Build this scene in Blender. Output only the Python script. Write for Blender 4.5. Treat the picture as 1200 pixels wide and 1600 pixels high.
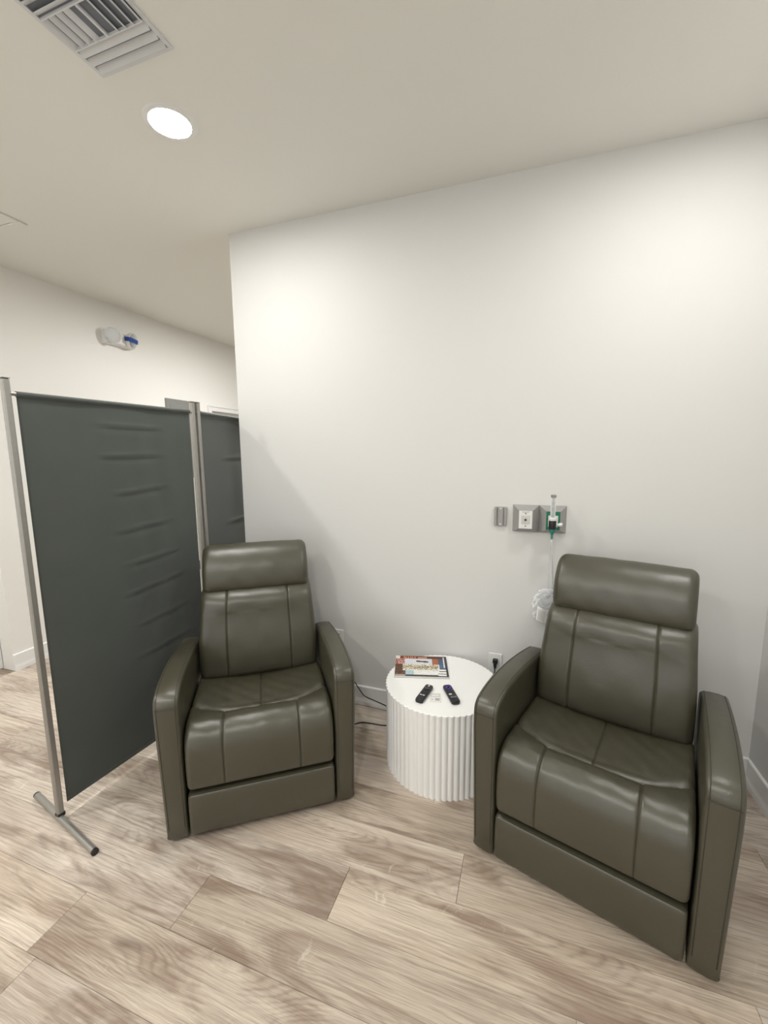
import bpy, math, random
from mathutils import Matrix, Vector
random.seed(7)
for o in list(bpy.data.objects): bpy.data.objects.remove(o, do_unlink=True)
S = bpy.context.scene; COL = S.collection

# ------------------------------------------------------------------ camera, world, exposure
YAW, PITCH, ROLL, FPX, CAMH = -.3372, -.13928, -.0083, 657.0, 1.52
def cam_matrix():
    cy, sy, cp, sp = math.cos(YAW), math.sin(YAW), math.cos(PITCH), math.sin(PITCH)
    f = Vector((sy*cp, cy*cp, sp)); r = Vector((cy, -sy, 0)); u = r.cross(f)
    c, s = math.cos(ROLL), math.sin(ROLL)
    r2, u2 = r*c+u*s, u*c-r*s
    return Matrix(((r2.x, u2.x, -f.x, 0), (r2.y, u2.y, -f.y, 0), (r2.z, u2.z, -f.z, CAMH), (0, 0, 0, 1)))
cd = bpy.data.cameras.new('camera'); cam = bpy.data.objects.new('camera', cd); COL.objects.link(cam)
cd.sensor_fit = 'HORIZONTAL'; cd.sensor_width = 36; cd.lens = FPX/1200*36; cd.clip_start = .02
cam.matrix_world = cam_matrix(); S.camera = cam
W = bpy.data.worlds.new('world'); S.world = W; W.use_nodes = True
W.node_tree.nodes['Background'].inputs[0].default_value = (1, 1, 1, 1)
W.node_tree.nodes['Background'].inputs[1].default_value = 1.4
S.view_settings.view_transform = 'Standard'; S.view_settings.look = 'None'
S.view_settings.gamma = 1; S.view_settings.use_curve_mapping = False
S.view_settings.exposure = 0.42
LAMP = 290.0            # radiance of every downlight lens
# room numbers
D, ZC, XL, XH, XR, BT = 2.208, 2.79, -1.719, -3.431, .993, .121
YB, YF = -2.6, 6.0
DOWNLIGHTS = [(-1.368, 1.445, .62), (.56, 1.50, .46), (-1.37, -.75, 1.0), (-.10, -.75, 1.05), (-1.9, 3.5, 2.7), (-2.75, .1, 1.3)]  # those behind the viewer are unseen lamps added to supply light

# ------------------------------------------------------------------ helpers
def lin(r, g, b):
    f = lambda v: (v/255/12.92) if v/255 <= .04045 else ((v/255+.055)/1.055)**2.4
    return (f(r), f(g), f(b), 1)
class NT:
    def __init__(s, m): m.use_nodes = True; s.t = m.node_tree; s.b = s.t.nodes['Principled BSDF']
    def n(s, typ, ins=None, **kw):
        nd = s.t.nodes.new(typ)
        for k, v in kw.items(): setattr(nd, k, v)
        for k, v in (ins or {}).items(): s.set(nd.inputs[k], v)
        return nd
    def set(s, sock, v):
        if isinstance(v, bpy.types.NodeSocket): s.t.links.new(v, sock)
        else: sock.default_value = v
    def math(s, op, a, b=0, c=None, clamp=False):
        nd = s.n('ShaderNodeMath', {0: a, 1: b}, operation=op, use_clamp=clamp)
        if c is not None: s.set(nd.inputs[2], c)
        return nd.outputs[0]
    def mul(s, v, vec):
        return s.n('ShaderNodeVectorMath', {0: v, 1: vec}, operation='MULTIPLY').outputs[0]
    def add(s, v, w):
        return s.n('ShaderNodeVectorMath', {0: v, 1: w}, operation='ADD').outputs[0]
    def noise(s, v, scale=1, detail=2, rough=.5, dist=0):
        return s.n('ShaderNodeTexNoise', {'Vector': v, 'Scale': scale, 'Detail': detail, 'Roughness': rough, 'Distortion': dist}).outputs[0]
    def ramp(s, fac, stops, interp='LINEAR'):
        nd = s.n('ShaderNodeValToRGB', {0: fac}); cr = nd.color_ramp; cr.interpolation = interp
        while len(cr.elements) < len(stops): cr.elements.new(.5)
        for e, (p, c) in zip(cr.elements, stops):
            e.position = p; e.color = c if len(c) == 4 else (*c, 1)
        return nd.outputs[0]
    def mix(s, f, a, b, mode='MIX'):
        nd = s.n('ShaderNodeMix', data_type='RGBA', blend_type=mode)
        s.set(nd.inputs[0], f); s.set(nd.inputs[6], a); s.set(nd.inputs[7], b); return nd.outputs[2]
    def bump(s, h, strength, dist=.002):
        nd = s.n('ShaderNodeBump', {'Height': h, 'Strength': strength, 'Distance': dist})
        s.t.links.new(nd.outputs[0], s.b.inputs['Normal'])
MATS = {}
def mat(name, col, rough=.5, metal=0, var=.04, vscale=30, bump=0, bscale=200, spec=.5, coords='Object'):
    if name in MATS: return MATS[name]
    m = bpy.data.materials.new(name); t = NT(m)
    co = t.n('ShaderNodeTexCoord').outputs[coords]
    n = t.noise(co, vscale, 3)
    a = tuple(max(0, c*(1-var)) for c in col[:3])+(1,); b = tuple(min(1, c*(1+var)) for c in col[:3])+(1,)
    t.set(t.b.inputs['Base Color'], t.mix(n, a, b))
    t.b.inputs['Roughness'].default_value = rough; t.b.inputs['Metallic'].default_value = metal
    t.b.inputs['Specular IOR Level'].default_value = spec
    if bump: t.bump(t.noise(co, bscale, 2), bump)
    m.diffuse_color = col
    MATS[name] = m; return m
def mesh(name, verts, faces, m=None, parent=None, smooth=False, loc=None, rot=None):
    me = bpy.data.meshes.new(name); me.from_pydata([tuple(v) for v in verts], [], faces); me.update()
    if smooth: me.polygons.foreach_set('use_smooth', [True]*len(me.polygons))
    if m: me.materials.append(m)
    return link(name, me, parent, loc, rot)
def link(name, me, parent=None, loc=None, rot=None):
    o = bpy.data.objects.new(name, me); COL.objects.link(o)
    if parent: o.parent = parent
    if loc: o.location = loc
    if rot: o.rotation_euler = rot
    return o
def tag(o, label=None, cat=None, group=None, kind=None):
    if label: o['label'] = label
    if cat: o['category'] = cat
    if group: o['group'] = group
    if kind: o['kind'] = kind
    return o
def thing(name, label, cat, loc=(0, 0, 0), rz=0, group=None):
    o = bpy.data.objects.new(name, None); COL.objects.link(o); o.location = loc; o.rotation_euler = (0, 0, rz)
    o.empty_display_size = .1
    return tag(o, label, cat, group)
class MB:
    """collects solids into one mesh"""
    def __init__(s): s.v = []; s.f = []
    def add(s, v, f):
        n = len(s.v); s.v += [tuple(p) for p in v]; s.f += [[i+n for i in q] for q in f]; return s
    def box(s, x0, x1, y0, y1, z0, z1, c=0):
        if c <= 0:
            v = [(x, y, z) for z in (z0, z1) for y in (y0, y1) for x in (x0, x1)]
            return s.add(v, [(0, 2, 3, 1), (4, 5, 7, 6), (0, 1, 5, 4), (2, 6, 7, 3), (0, 4, 6, 2), (1, 3, 7, 5)])
        # chamfered box: 24 verts
        V = []; idx = {}
        X, Y, Z = (x0, x1), (y0, y1), (z0, z1)
        for i in (0, 1):
            for j in (0, 1):
                for k in (0, 1):
                    sx, sy, sz = (c if i == 0 else -c), (c if j == 0 else -c), (c if k == 0 else -c)
                    p = (X[i], Y[j], Z[k])
                    idx[i, j, k, 'x'] = len(V); V.append((p[0], p[1]+sy, p[2]+sz))
                    idx[i, j, k, 'y'] = len(V); V.append((p[0]+sx, p[1], p[2]+sz))
                    idx[i, j, k, 'z'] = len(V); V.append((p[0]+sx, p[1]+sy, p[2]))
        F = []
        q = lambda *a: F.append([idx[t] for t in a])
        for i in (0, 1): q((i, 0, 0, 'x'), (i, 1, 0, 'x'), (i, 1, 1, 'x'), (i, 0, 1, 'x'))
        for j in (0, 1): q((0, j, 0, 'y'), (1, j, 0, 'y'), (1, j, 1, 'y'), (0, j, 1, 'y'))
        for k in (0, 1): q((0, 0, k, 'z'), (1, 0, k, 'z'), (1, 1, k, 'z'), (0, 1, k, 'z'))
        for i in (0, 1):
            for j in (0, 1): q((i, j, 0, 'x'), (i, j, 1, 'x'), (i, j, 1, 'y'), (i, j, 0, 'y'))
            for k in (0, 1): q((i, 0, k, 'x'), (i, 1, k, 'x'), (i, 1, k, 'z'), (i, 0, k, 'z'))
        for j in (0, 1):
            for k in (0, 1): q((0, j, k, 'y'), (1, j, k, 'y'), (1, j, k, 'z'), (0, j, k, 'z'))
        for i in (0, 1):
            for j in (0, 1):
                for k in (0, 1): q((i, j, k, 'x'), (i, j, k, 'y'), (i, j, k, 'z'))
        cx, cy, cz = (x0+x1)/2, (y0+y1)/2, (z0+z1)/2
        for f in F:     # outward winding
            a, b, d = (Vector(V[f[0]]), Vector(V[f[1]]), Vector(V[f[2]]))
            if (b-a).cross(d-a).dot((a+b+d)/3-Vector((cx, cy, cz))) < 0: f.reverse()
        return s.add(V, F)
    def tube(s, pts, r, n=10, cap=True):
        pts = [Vector(p) for p in pts]; V = []; F = []; up = None
        for i, p in enumerate(pts):
            t = (pts[min(i+1, len(pts)-1)]-pts[max(i-1, 0)]).normalized()
            if up is None:
                a = Vector((0, 0, 1)) if abs(t.z) < .9 else Vector((1, 0, 0)); up = (a-t*a.dot(t)).normalized()
            else: up = (up-t*up.dot(t)).normalized()
            w = t.cross(up); rr = r[i] if isinstance(r, (list, tuple)) else r
            for k in range(n):
                a = 2*math.pi*k/n; V.append(p+(up*math.cos(a)+w*math.sin(a))*rr)
        for i in range(len(pts)-1):
            for k in range(n):
                a, b = i*n+k, i*n+(k+1) % n; F.append((a, b, b+n, a+n))
        if cap: F.append(tuple(range(n-1, -1, -1))); F.append(tuple((len(pts)-1)*n+k for k in range(n)))
        return s.add(V, F)
    def lathe(s, prof, n=24, c=(0, 0, 0), axis='z'):
        V = []; F = []
        for r, h in prof:
            for k in range(n):
                a = 2*math.pi*k/n; x, y = r*math.cos(a), r*math.sin(a)
                p = {'z': (x, y, h), 'x': (h, x, y), 'y': (x, -h, y)}[axis]
                V.append((p[0]+c[0], p[1]+c[1], p[2]+c[2]))
        for i in range(len(prof)-1):
            for k in range(n):
                a, b = i*n+k, i*n+(k+1) % n; F.append((a, b, b+n, a+n))
        if prof[0][0] > 1e-6: F.append(tuple(range(n-1, -1, -1)))
        if prof[-1][0] > 1e-6: F.append(tuple((len(prof)-1)*n+k for k in range(n)))
        return s.add(V, F)
    def prism(s, poly, axis, a, b):
        """poly in the plane of the other two axes (in xyz order), extruded a..b"""
        def P(u, v, w): return {'x': (w, u, v), 'y': (u, w, v), 'z': (u, v, w)}[axis]
        n = len(poly); V = [P(u, v, a) for u, v in poly]+[P(u, v, b) for u, v in poly]
        F = [tuple(range(n-1, -1, -1)), tuple(range(n, 2*n))]+[(i, (i+1) % n, (i+1) % n+n, i+n) for i in range(n)]
        return s.add(V, F)
    def build(s, name, m, parent=None, smooth=False, loc=None, rot=None, fix=True):
        o = mesh(name, s.v, s.f, m, parent, smooth, loc, rot)
        if fix:
            import bmesh
            bm = bmesh.new(); bm.from_mesh(o.data); bmesh.ops.recalc_face_normals(bm, faces=bm.faces); bm.to_mesh(o.data); bm.free()
        return o
def autosmooth(o, ang=35):
    me = o.data; me.polygons.foreach_set('use_smooth', [True]*len(me.polygons))
    import bmesh
    bm = bmesh.new(); bm.from_mesh(me)
    for e in bm.edges:
        if len(e.link_faces) == 2 and e.calc_face_angle(0) > math.radians(ang): e.smooth = False
    bm.to_mesh(me); bm.free(); return o
def catmull(pts, per=8, closed=False):
    out = []; n = len(pts); rng = n if closed else n-1
    P = [Vector(p) for p in pts]
    for i in range(rng):
        a, b, c, d = (P[(i-1) % n], P[i], P[(i+1) % n], P[(i+2) % n]) if closed else (P[max(i-1, 0)], P[i], P[i+1], P[min(i+2, n-1)])
        for k in range(per):
            t = k/per; out.append(.5*((2*b)+(c-a)*t+(2*a-5*b+4*c-d)*t*t+(3*b-a-3*c+d)*t**3))
    if not closed: out.append(P[-1])
    return out
def text_mesh(name, body, size, m, parent, loc, rot, align='CENTER'):
    cu = bpy.data.curves.new(name, 'FONT'); cu.body = body; cu.size = size; cu.align_x = align; cu.align_y = 'CENTER'; cu.extrude = .0003
    t = bpy.data.objects.new(name+'_tmp', cu); COL.objects.link(t)
    me = bpy.data.meshes.new_from_object(t.evaluated_get(bpy.context.evaluated_depsgraph_get())); bpy.data.objects.remove(t); bpy.data.curves.remove(cu)
    me.name = name; me.materials.clear(); me.materials.append(m)
    return link(name, me, parent, loc, rot)

# ------------------------------------------------------------------ materials
def wall_mat(name, col, rough, bs=.12):
    m = bpy.data.materials.new(name); t = NT(m); co = t.n('ShaderNodeTexCoord').outputs['Object']
    n = t.noise(co, 1.5, 3)
    t.set(t.b.inputs['Base Color'], t.mix(n, tuple(c*.985 for c in col[:3])+(1,), tuple(min(1, c*1.015) for c in col[:3])+(1,)))
    t.b.inputs['Roughness'].default_value = rough
    t.bump(t.noise(co, 140, 3, .6), bs, .0015); MATS[name] = m; return m
M_WALL = wall_mat('painted_wall', (.72, .718, .70, 1), .75)
M_HALL = wall_mat('painted_hall_wall', (.86, .855, .82, 1), .5)
M_CEIL = wall_mat('painted_ceiling', (.80, .795, .745, 1), .75, .2)
M_TRIM = mat('white_trim', (.84, .84, .83, 1), .35, var=.01)
M_DOOR = mat('white_door_paint', (.83, .83, .81, 1), .4, var=.01)

def wood_mat():
    m = bpy.data.materials.new('washed_oak_vinyl'); t = NT(m)
    co = t.n('ShaderNodeTexCoord').outputs['Object']; rnd = t.n('ShaderNodeObjectInfo').outputs['Random']
    off = t.n('ShaderNodeCombineXYZ', {0: t.math('MULTIPLY', rnd, 37.1), 1: t.math('MULTIPLY', rnd, 91.7), 2: t.math('MULTIPLY', rnd, 53.3)}).outputs[0]
    v = t.add(co, off)
    warp = t.n('ShaderNodeTexNoise', {'Vector': t.mul(v, (2.2, 8, 1)), 'Scale': 1, 'Detail': 4, 'Roughness': .6}).outputs[1]
    vw = t.add(v, t.mul(warp, (.16, .030, 0)))
    vor = t.n('ShaderNodeTexVoronoi', {'Vector': t.mul(vw, (1.5, 4.6, .01)), 'Scale': 1}).outputs[0]
    knot = t.ramp(vor, [(0, (1,)*3), (.10, (.6,)*3), (.32, (0,)*3)], 'EASE')
    fig = t.noise(t.mul(vw, (.8, 6.0, 1)), 1, .6, .4, .2)
    fig = t.math('ADD', fig, t.math('MULTIPLY', knot, .10))
    rings = t.math('MULTIPLY_ADD', t.math('SINE', t.math('MULTIPLY', fig, 210)), .5, .5)
    rings = t.math('POWER', rings, 2.2)
    patch = t.noise(t.mul(v, (1.3, 4.0, 1)), 1, 4, .55, .6)
    patch2 = t.noise(t.add(t.mul(vw, (1.6, 6.5, 1)), (7.3, 2.1, 0)), 1, 5, .6, .6)
    fib = t.noise(t.mul(vw, (9, 420, 1)), 1, 3, .6)
    fib2 = t.noise(t.mul(vw, (3.2, 120, 1)), 1, 4, .7)
    saw = t.noise(t.mul(vw, (45, 9, 1)), 1, 2, .5)
    light, mid, dark, tan = lin(226, 214, 200), lin(190, 172, 156), lin(98, 80, 68), lin(208, 188, 160)
    base = t.ramp(patch, [(.28, mid), (.50, light), (.60, light), (.76, mid)])
    base = t.mix(t.math('MULTIPLY', t.math('SUBTRACT', rnd, .40, clamp=True), .8), base, tan)
    c = t.mix(t.ramp(fib2, [(.36, (.50,)*3), (.56, (0,)*3)]), base, lin(142, 122, 106))
    mask = t.ramp(patch2, [(.46, (.06,)*3), (.64, (.9,)*3)])
    mask = t.math('MAXIMUM', mask, t.math('MULTIPLY', knot, t.ramp(patch, [(.40, (.1,)*3), (.62, (.8,)*3)])))
    c = t.mix(t.math('MULTIPLY', t.math('MULTIPLY', rings, mask), .52), c, dark)
    stain = t.ramp(patch2, [(.50, (0,)*3), (.66, (.8,)*3)])
    c = t.mix(stain, c, lin(146, 124, 106))
    c = t.mix(t.ramp(vor, [(.0, (.75,)*3), (.05, (.5,)*3), (.12, (0,)*3)]), c, lin(98, 78, 66))
    c = t.mix(t.ramp(fib, [(.35, (.26,)*3), (.60, (0,)*3)]), c, dark)
    c = t.mix(t.math('MULTIPLY', t.ramp(saw, [(.64, (0,)*3), (.72, (.5,)*3)]), t.ramp(patch, [(.52, (0,)*3), (.64, (1,)*3)])), c, lin(238, 230, 214))
    br = t.math('MULTIPLY_ADD', t.math('FRACT', t.math('MULTIPLY', rnd, 7.77)), .24, .82)
    c = t.mix(1, c, t.n('ShaderNodeCombineColor', {0: br, 1: br, 2: br}).outputs[0], 'MULTIPLY')
    t.set(t.b.inputs['Base Color'], c)
    t.set(t.b.inputs['Roughness'], t.math('MULTIPLY_ADD', fib2, .2, .30))
    t.bump(t.math('ADD', t.math('MULTIPLY', fib, .6), t.math('MULTIPLY', rings, .3)), .18, .0012)
    MATS['wood'] = m; return m
M_WOOD = wood_mat()

def leather_mat():
    m = bpy.data.materials.new('taupe_leather'); t = NT(m); co = t.n('ShaderNodeTexCoord').outputs['Object']
    n = t.noise(co, 6, 4, .6)
    t.set(t.b.inputs['Base Color'], t.mix(n, (.046, .043, .025, 1), (.060, .056, .034, 1)))
    t.set(t.b.inputs['Roughness'], t.math('MULTIPLY_ADD', t.noise(co, 14, 3), .12, .31))
    t.b.inputs['Specular IOR Level'].default_value = .9
    gr = t.n('ShaderNodeTexVoronoi', {'Vector': co, 'Scale': 330}).outputs[0]
    h = t.math('ADD', t.math('MULTIPLY', gr, .25), t.math('MULTIPLY', t.noise(co, 22, 3, .5), .8))
    t.bump(h, .28, .003); MATS['leather'] = m; return m
M_LEA = leather_mat()
M_STITCH = mat('dark_stitch', (.045, .040, .028, 1), .6)
M_BLACK = mat('black_plastic', (.012, .012, .013, 1), .35)
M_FOOT = mat('dark_foot', (.03, .028, .026, 1), .5)
M_UNDER = mat('black_underlining', (.012, .012, .011, 1), .9)
def fabric_mat():
    m = bpy.data.materials.new('charcoal_polyester'); t = NT(m); co = t.n('ShaderNodeTexCoord').outputs['Object']
    n = t.noise(co, 5, 4)
    t.set(t.b.inputs['Base Color'], t.mix(n, (.052, .060, .054, 1), (.068, .078, .071, 1)))
    t.b.inputs['Roughness'].default_value = .75
    t.b.inputs['Sheen Weight'].default_value = .25; t.b.inputs['Sheen Roughness'].default_value = .5
    t.bump(t.noise(t.mul(co, (1, 1, 1)), 420, 2), .15, .001); return m
M_FAB = fabric_mat()
M_STEEL = mat('brushed_grey_metal', (.36, .35, .325, 1), .38, .7, var=.06, vscale=60)
M_TABLE = mat('white_table_paint', (.92, .92, .905, 1), .38, var=.01)
M_GREY = mat('grey_plastic', (.34, .335, .325, 1), .45)
M_WHITEP = mat('white_plastic', (.80, .80, .78, 1), .35, var=.01)
M_GREEN = mat('oxygen_green', (.006, .17, .09, 1), .4)
M_GREENC = mat('green_fitting', (.03, .22, .16, 1), .3)
M_CHROME = mat('chrome', (.7, .7, .7, 1), .2, 1)
M_PANEL = mat('panel_grey_enamel', (.24, .24, .23, 1), .45)
M_VENT = mat('vent_white_enamel', (.66, .67, .68, 1), .4)
M_DUCT = mat('duct_dark', (.17, .185, .21, 1), .8)
M_BLUE = mat('blue_tape', (.008, .06, .30, 1), .5)
M_PAPER = mat('paper', (.80, .79, .76, 1), .6, var=.02)
M_INK = mat('grey_ink', (.22, .22, .22, 1), .7)
M_INKD = mat('black_ink', (.03, .03, .03, 1), .6)
M_REFL = mat('lamp_reflector', (.75, .75, .75, 1), .18, .9)
def clear_mat(name, tint=(.95, .96, .97, 1), amt=.22, rough=.12):
    m = bpy.data.materials.new(name); m.use_nodes = True; t = m.node_tree; t.nodes.clear()
    o = t.nodes.new('ShaderNodeOutputMaterial'); mx = t.nodes.new('ShaderNodeMixShader'); tr = t.nodes.new('ShaderNodeBsdfTransparent'); gl = t.nodes.new('ShaderNodeBsdfPrincipled')
    gl.inputs['Base Color'].default_value = tint; gl.inputs['Roughness'].default_value = rough
    tr.inputs[0].default_value = (.97, .975, .98, 1)
    co = t.nodes.new('ShaderNodeTexCoord'); nz = t.nodes.new('ShaderNodeTexNoise'); nz.inputs['Scale'].default_value = 45
    t.links.new(co.outputs['Object'], nz.inputs['Vector'])
    lw = t.nodes.new('ShaderNodeLayerWeight'); lw.inputs[0].default_value = .35
    a = t.nodes.new('ShaderNodeMath'); a.operation = 'MULTIPLY_ADD'; a.inputs[1].default_value = 1.4; a.inputs[2].default_value = amt*.6
    b = t.nodes.new('ShaderNodeMath'); b.operation = 'MULTIPLY_ADD'; b.inputs[1].default_value = amt*.8
    t.links.new(lw.outputs['Facing'], a.inputs[0]); t.links.new(nz.outputs[0], b.inputs[0]); t.links.new(a.outputs[0], b.inputs[2])
    t.links.new(b.outputs[0], mx.inputs[0]); t.links.new(tr.outputs[0], mx.inputs[1]); t.links.new(gl.outputs[0], mx.inputs[2]); t.links.new(mx.outputs[0], o.inputs[0])
    return m
M_CLEAR = clear_mat('clear_plastic')
M_TUBE = clear_mat('clear_tubing', (.85, .87, .88, 1), .35, .2)
M_LENS = clear_mat('clear_lamp_lens', (.6, .62, .64, 1), .10, .08)
def emit_mat(name, col, st):
    m = bpy.data.materials.new(name); t = NT(m)
    t.b.inputs['Base Color'].default_value = (.8, .8, .8, 1)
    t.b.inputs['Emission Color'].default_value = col; t.b.inputs['Emission Strength'].default_value = st; return m

# ------------------------------------------------------------------ structure
def struct(name, mb, m, label=None, parent=None):
    o = mb.build(name, m, parent)
    if not parent: tag(o, label, None, None, 'structure')
    return o
T = .12
floor = struct('floor', MB().box(XH-.3, XR+T, YB-T, YF+T, -.08, -.005), M_WOOD, 'washed oak vinyl plank floor')
struct('ceiling', MB().box(XH-.3, XR+T, YB-T, YF+T, ZC, ZC+.08), M_CEIL, 'matte off-white ceiling over the room and hall')
struct('wall_back', MB().box(XL, XR, D, D+T, 0, ZC), M_WALL, 'pale grey painted wall behind the two recliners')
struct('wall_right', MB().box(XR, XR+T, YB, YF, 0, ZC), M_WALL, 'pale grey painted side wall at the right edge')
wf = MB(); WX0, WX1, WZ0, WZ1 = -2.7, .55, .35, 2.5  # wall opened for an unseen window that lets in fill light
wf.box(XH-.2, WX0, YB-T, YB, 0, ZC); wf.box(WX1, XR, YB-T, YB, 0, ZC); wf.box(WX0, WX1, YB-T, YB, 0, WZ0); wf.box(WX0, WX1, YB-T, YB, WZ1, ZC)
struct('wall_front', wf, M_WALL, 'pale painted wall behind the viewer, opened for an added fill window')
fill_win = bpy.data.objects.new('fill_window_1', None); COL.objects.link(fill_win); fill_win.location = ((WX0+WX1)/2, YB-T/2, WZ0); tag(fill_win, 'wide white framed window added behind the viewer for fill light', None, None, 'structure')  # invented window: admits the white world as fill light
ww, wh = (WX1-WX0)/2, WZ1-WZ0; M_GLASS = clear_mat('fill_window_glass', (.9, .95, .95, 1), .02, .03)
for q in range(5):
    xq = -ww+2*ww*q/4; xq = max(-ww+.03, min(ww-.03, xq)); MB().box(xq-.03, xq+.03, -.03, .03, 0, wh, .003).build('mullion', M_TRIM, fill_win)
for zq in (.03, wh-.03): MB().box(-ww+.06, ww-.06, -.028, .028, zq-.03, zq+.03, .003).build('fill_window_rail', M_TRIM, fill_win)
for q in range(4): MB().box(-ww+2*ww*q/4+.03, -ww+2*ww*(q+1)/4-.03, -.003, .003, .06, wh-.06).build('pane', M_GLASS, fill_win)
struct('wall_far', MB().box(XH-.2, XR, YF, YF+T, 0, ZC), M_HALL, 'white painted wall at the far end of the hall')
# hall wall with two door openings
wl = MB(); DO = [(.86, 1.785, 2.06), (3.935, 4.85, 2.006)]
ys = [YB, DO[0][0], DO[0][1], DO[1][0], DO[1][1], YF]
for a, b in ((0, 1), (2, 3), (4, 5)): wl.box(XH-.16, XH, ys[a], ys[b], 0, ZC)
for a, b, h in DO: wl.box(XH-.16, XH, a, b, h, ZC)
struct('wall_left', wl, M_HALL, 'white hall wall carrying the emergency light')
# doors
def door(name, a, b, h, x, label):
    r = bpy.data.objects.new(name, None); COL.objects.link(r); r.location = (x, (a+b)/2, 0); tag(r, label, None, None, 'structure')
    w = (b-a)/2-.004
    MB().box(-.04, 0, -w, w, .008, h-.004, .002).build('door_slab', M_DOOR, r)
    for z0, z1 in ((.2, .95), (1.1, h-.2)):
        MB().box(0, .004, -w+.14, w-.14, z0, z1, .003).build('door_panel', M_DOOR, r)
    MB().tube([(0, -w+.07, 1.0), (.045, -w+.07, 1.0), (.05, -w+.08, 1.0), (.05, -w+.18, 1.0)], .009, 10).build('door_handle', M_CHROME, r, True)
    return r
door('door_1', *DO[0], XH-.115, 'white door set back in the opening at the left edge')
d2 = door('door_2', *DO[1], XH-.05, 'white hall door partly hidden by the wall end')
t2 = MB(); a, b, h = DO[1]; cw = .062
t2.box(XH, XH+.014, a-cw, a, 0, h+cw, .003); t2.build('trim_1', M_TRIM); 
t3 = MB().box(XH, XH+.014, a, b, h, h+cw, .003).build('trim_2', M_TRIM)
t4 = MB().box(XH, XH+.014, b, b+cw, 0, h+cw, .003).build('trim_3', M_TRIM)
for n, l in (('trim_1', 'left upright of the white hall door casing'), ('trim_2', 'white head casing over the hall door'), ('trim_3', 'right upright of the white hall door casing')):
    tag(bpy.data.objects[n], l, None, None, 'structure')
# raised outer bead on the casing
MB().box(XH+.014, XH+.022, a-cw, a-cw+.018, 0, h+cw, .003).build('casing_bead', M_TRIM, bpy.data.objects['trim_1'])
MB().box(XH+.014, XH+.022, a-cw+.018, b+cw, h+cw-.018, h+cw, .003).build('casing_bead', M_TRIM, bpy.data.objects['trim_2'])
# baseboards: coved vinyl base with a flared toe
BP = [(0, BT), (.007, BT), (.011, BT-.004), (.011, .046), (.0125, .036), (.015, .024), (.0155, .012), (.016, 0), (0, 0)]
def base(name, axis, fixed, sgn, a, b, label):
    mb = MB()
    poly = [(fixed+sgn*u, w) for u, w in BP]
    mb.prism(poly, axis, a, b)
    return struct(name, mb, M_TRIM, label)
base('baseboard_back', 'x', D, -1, XL, XR, 'white baseboard with flared toe along the recliner wall')
base('baseboard_right', 'y', XR, -1, YB, D-.016, 'white baseboard with flared toe along the right wall')
base('baseboard_left', 'y', XH, 1, DO[0][1], DO[1][0]-cw, 'white baseboard along the hall wall')

# ------------------------------------------------------------------ floor planks
PW, PL, GAP = .19, 1.22, .0009
pcache = {}
def plank_mesh(L):
    k = round(L, 4)
    if k in pcache: return pcache[k]
    h, w, c = k/2-GAP/2, PW/2-GAP/2, .0011
    V = [(-h, -w, -.005), (h, -w, -.005), (h, w, -.005), (-h, w, -.005), (-h, -w, -c), (h, -w, -c), (h, w, -c), (-h, w, -c),
         (-h+c, -w+c, 0), (h-c, -w+c, 0), (h-c, w-c, 0), (-h+c, w-c, 0)]
    F = [(8, 9, 10, 11)]
    for i in range(4):
        j = (i+1) % 4; F += [(i, j, j+4, i+4), (i+4, j+4, j+8, i+8)]
    me = bpy.data.meshes.new('plank'); me.from_pydata(V, [], F); me.update(); me.materials.append(M_WOOD); pcache[k] = me; return me
known = {0: -.58, 1: -.187, -3: -1.375, -1: -1.05, -2: -.2, 2: -.95, 3: -.35}
x0f, x1f = XH+.001, XR-.001
for k in range(-9, 25):
    y0 = 1.05+PW*k
    if y0 > 5: break
    j = known.get(k, round(random.uniform(0, PL), 2))
    xs = sorted([x for x in [j+PL*i for i in range(-6, 7)] if x0f+.12 < x < x1f-.12]); ed = [x0f]+xs+[x1f]
    for a_, b_ in zip(ed, ed[1:]):
        segs = [(a_, b_)]
        yc = y0+PW/2
        if y0 < D+T and y0+PW > D:            # row under the partition: planks stop at the wall's end
            segs = [(a_, min(b_, XL-.002))] if a_ < XL-.05 else []
            if y0 < D-.1: segs = [(a_, b_)]
        for s0, s1 in segs:
            if s1-s0 < .05: continue
            link('plank', plank_mesh(s1-s0), floor, ((s0+s1)/2, yc, 0))

# ------------------------------------------------------------------ downlights
M_LAMP = {}
DLAB = ['glowing recessed downlight near the ceiling vent', 'recessed downlight above the right recliner, out of the picture', 'added recessed fill downlight behind the viewer on the left',
        'added recessed fill downlight behind the viewer on the right', 'recessed downlight in the hall behind the wall end', 'added recessed fill downlight over the hall behind the viewer']
for (x, y, pw), lb in zip(DOWNLIGHTS, DLAB):
    t = thing('downlight', lb, 'ceiling light', (x, y, ZC), 0, 'recessed ceiling downlights')
    if pw not in M_LAMP: M_LAMP[pw] = emit_mat('lit_diffuser', (1.0, .985, .95, 1), LAMP*pw)
    autosmooth(MB().lathe([(.074, -.001), (.076, -.006), (.092, -.005), (.097, 0), (.074, 0), (.074, -.001)], 40).build('trim_ring', M_WHITEP, t))
    MB().lathe([(.0, -.006), (.04, -.0055), (.074, -.003), (.074, -.001)], 40).build('diffuser', M_LAMP[pw], t)

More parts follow.
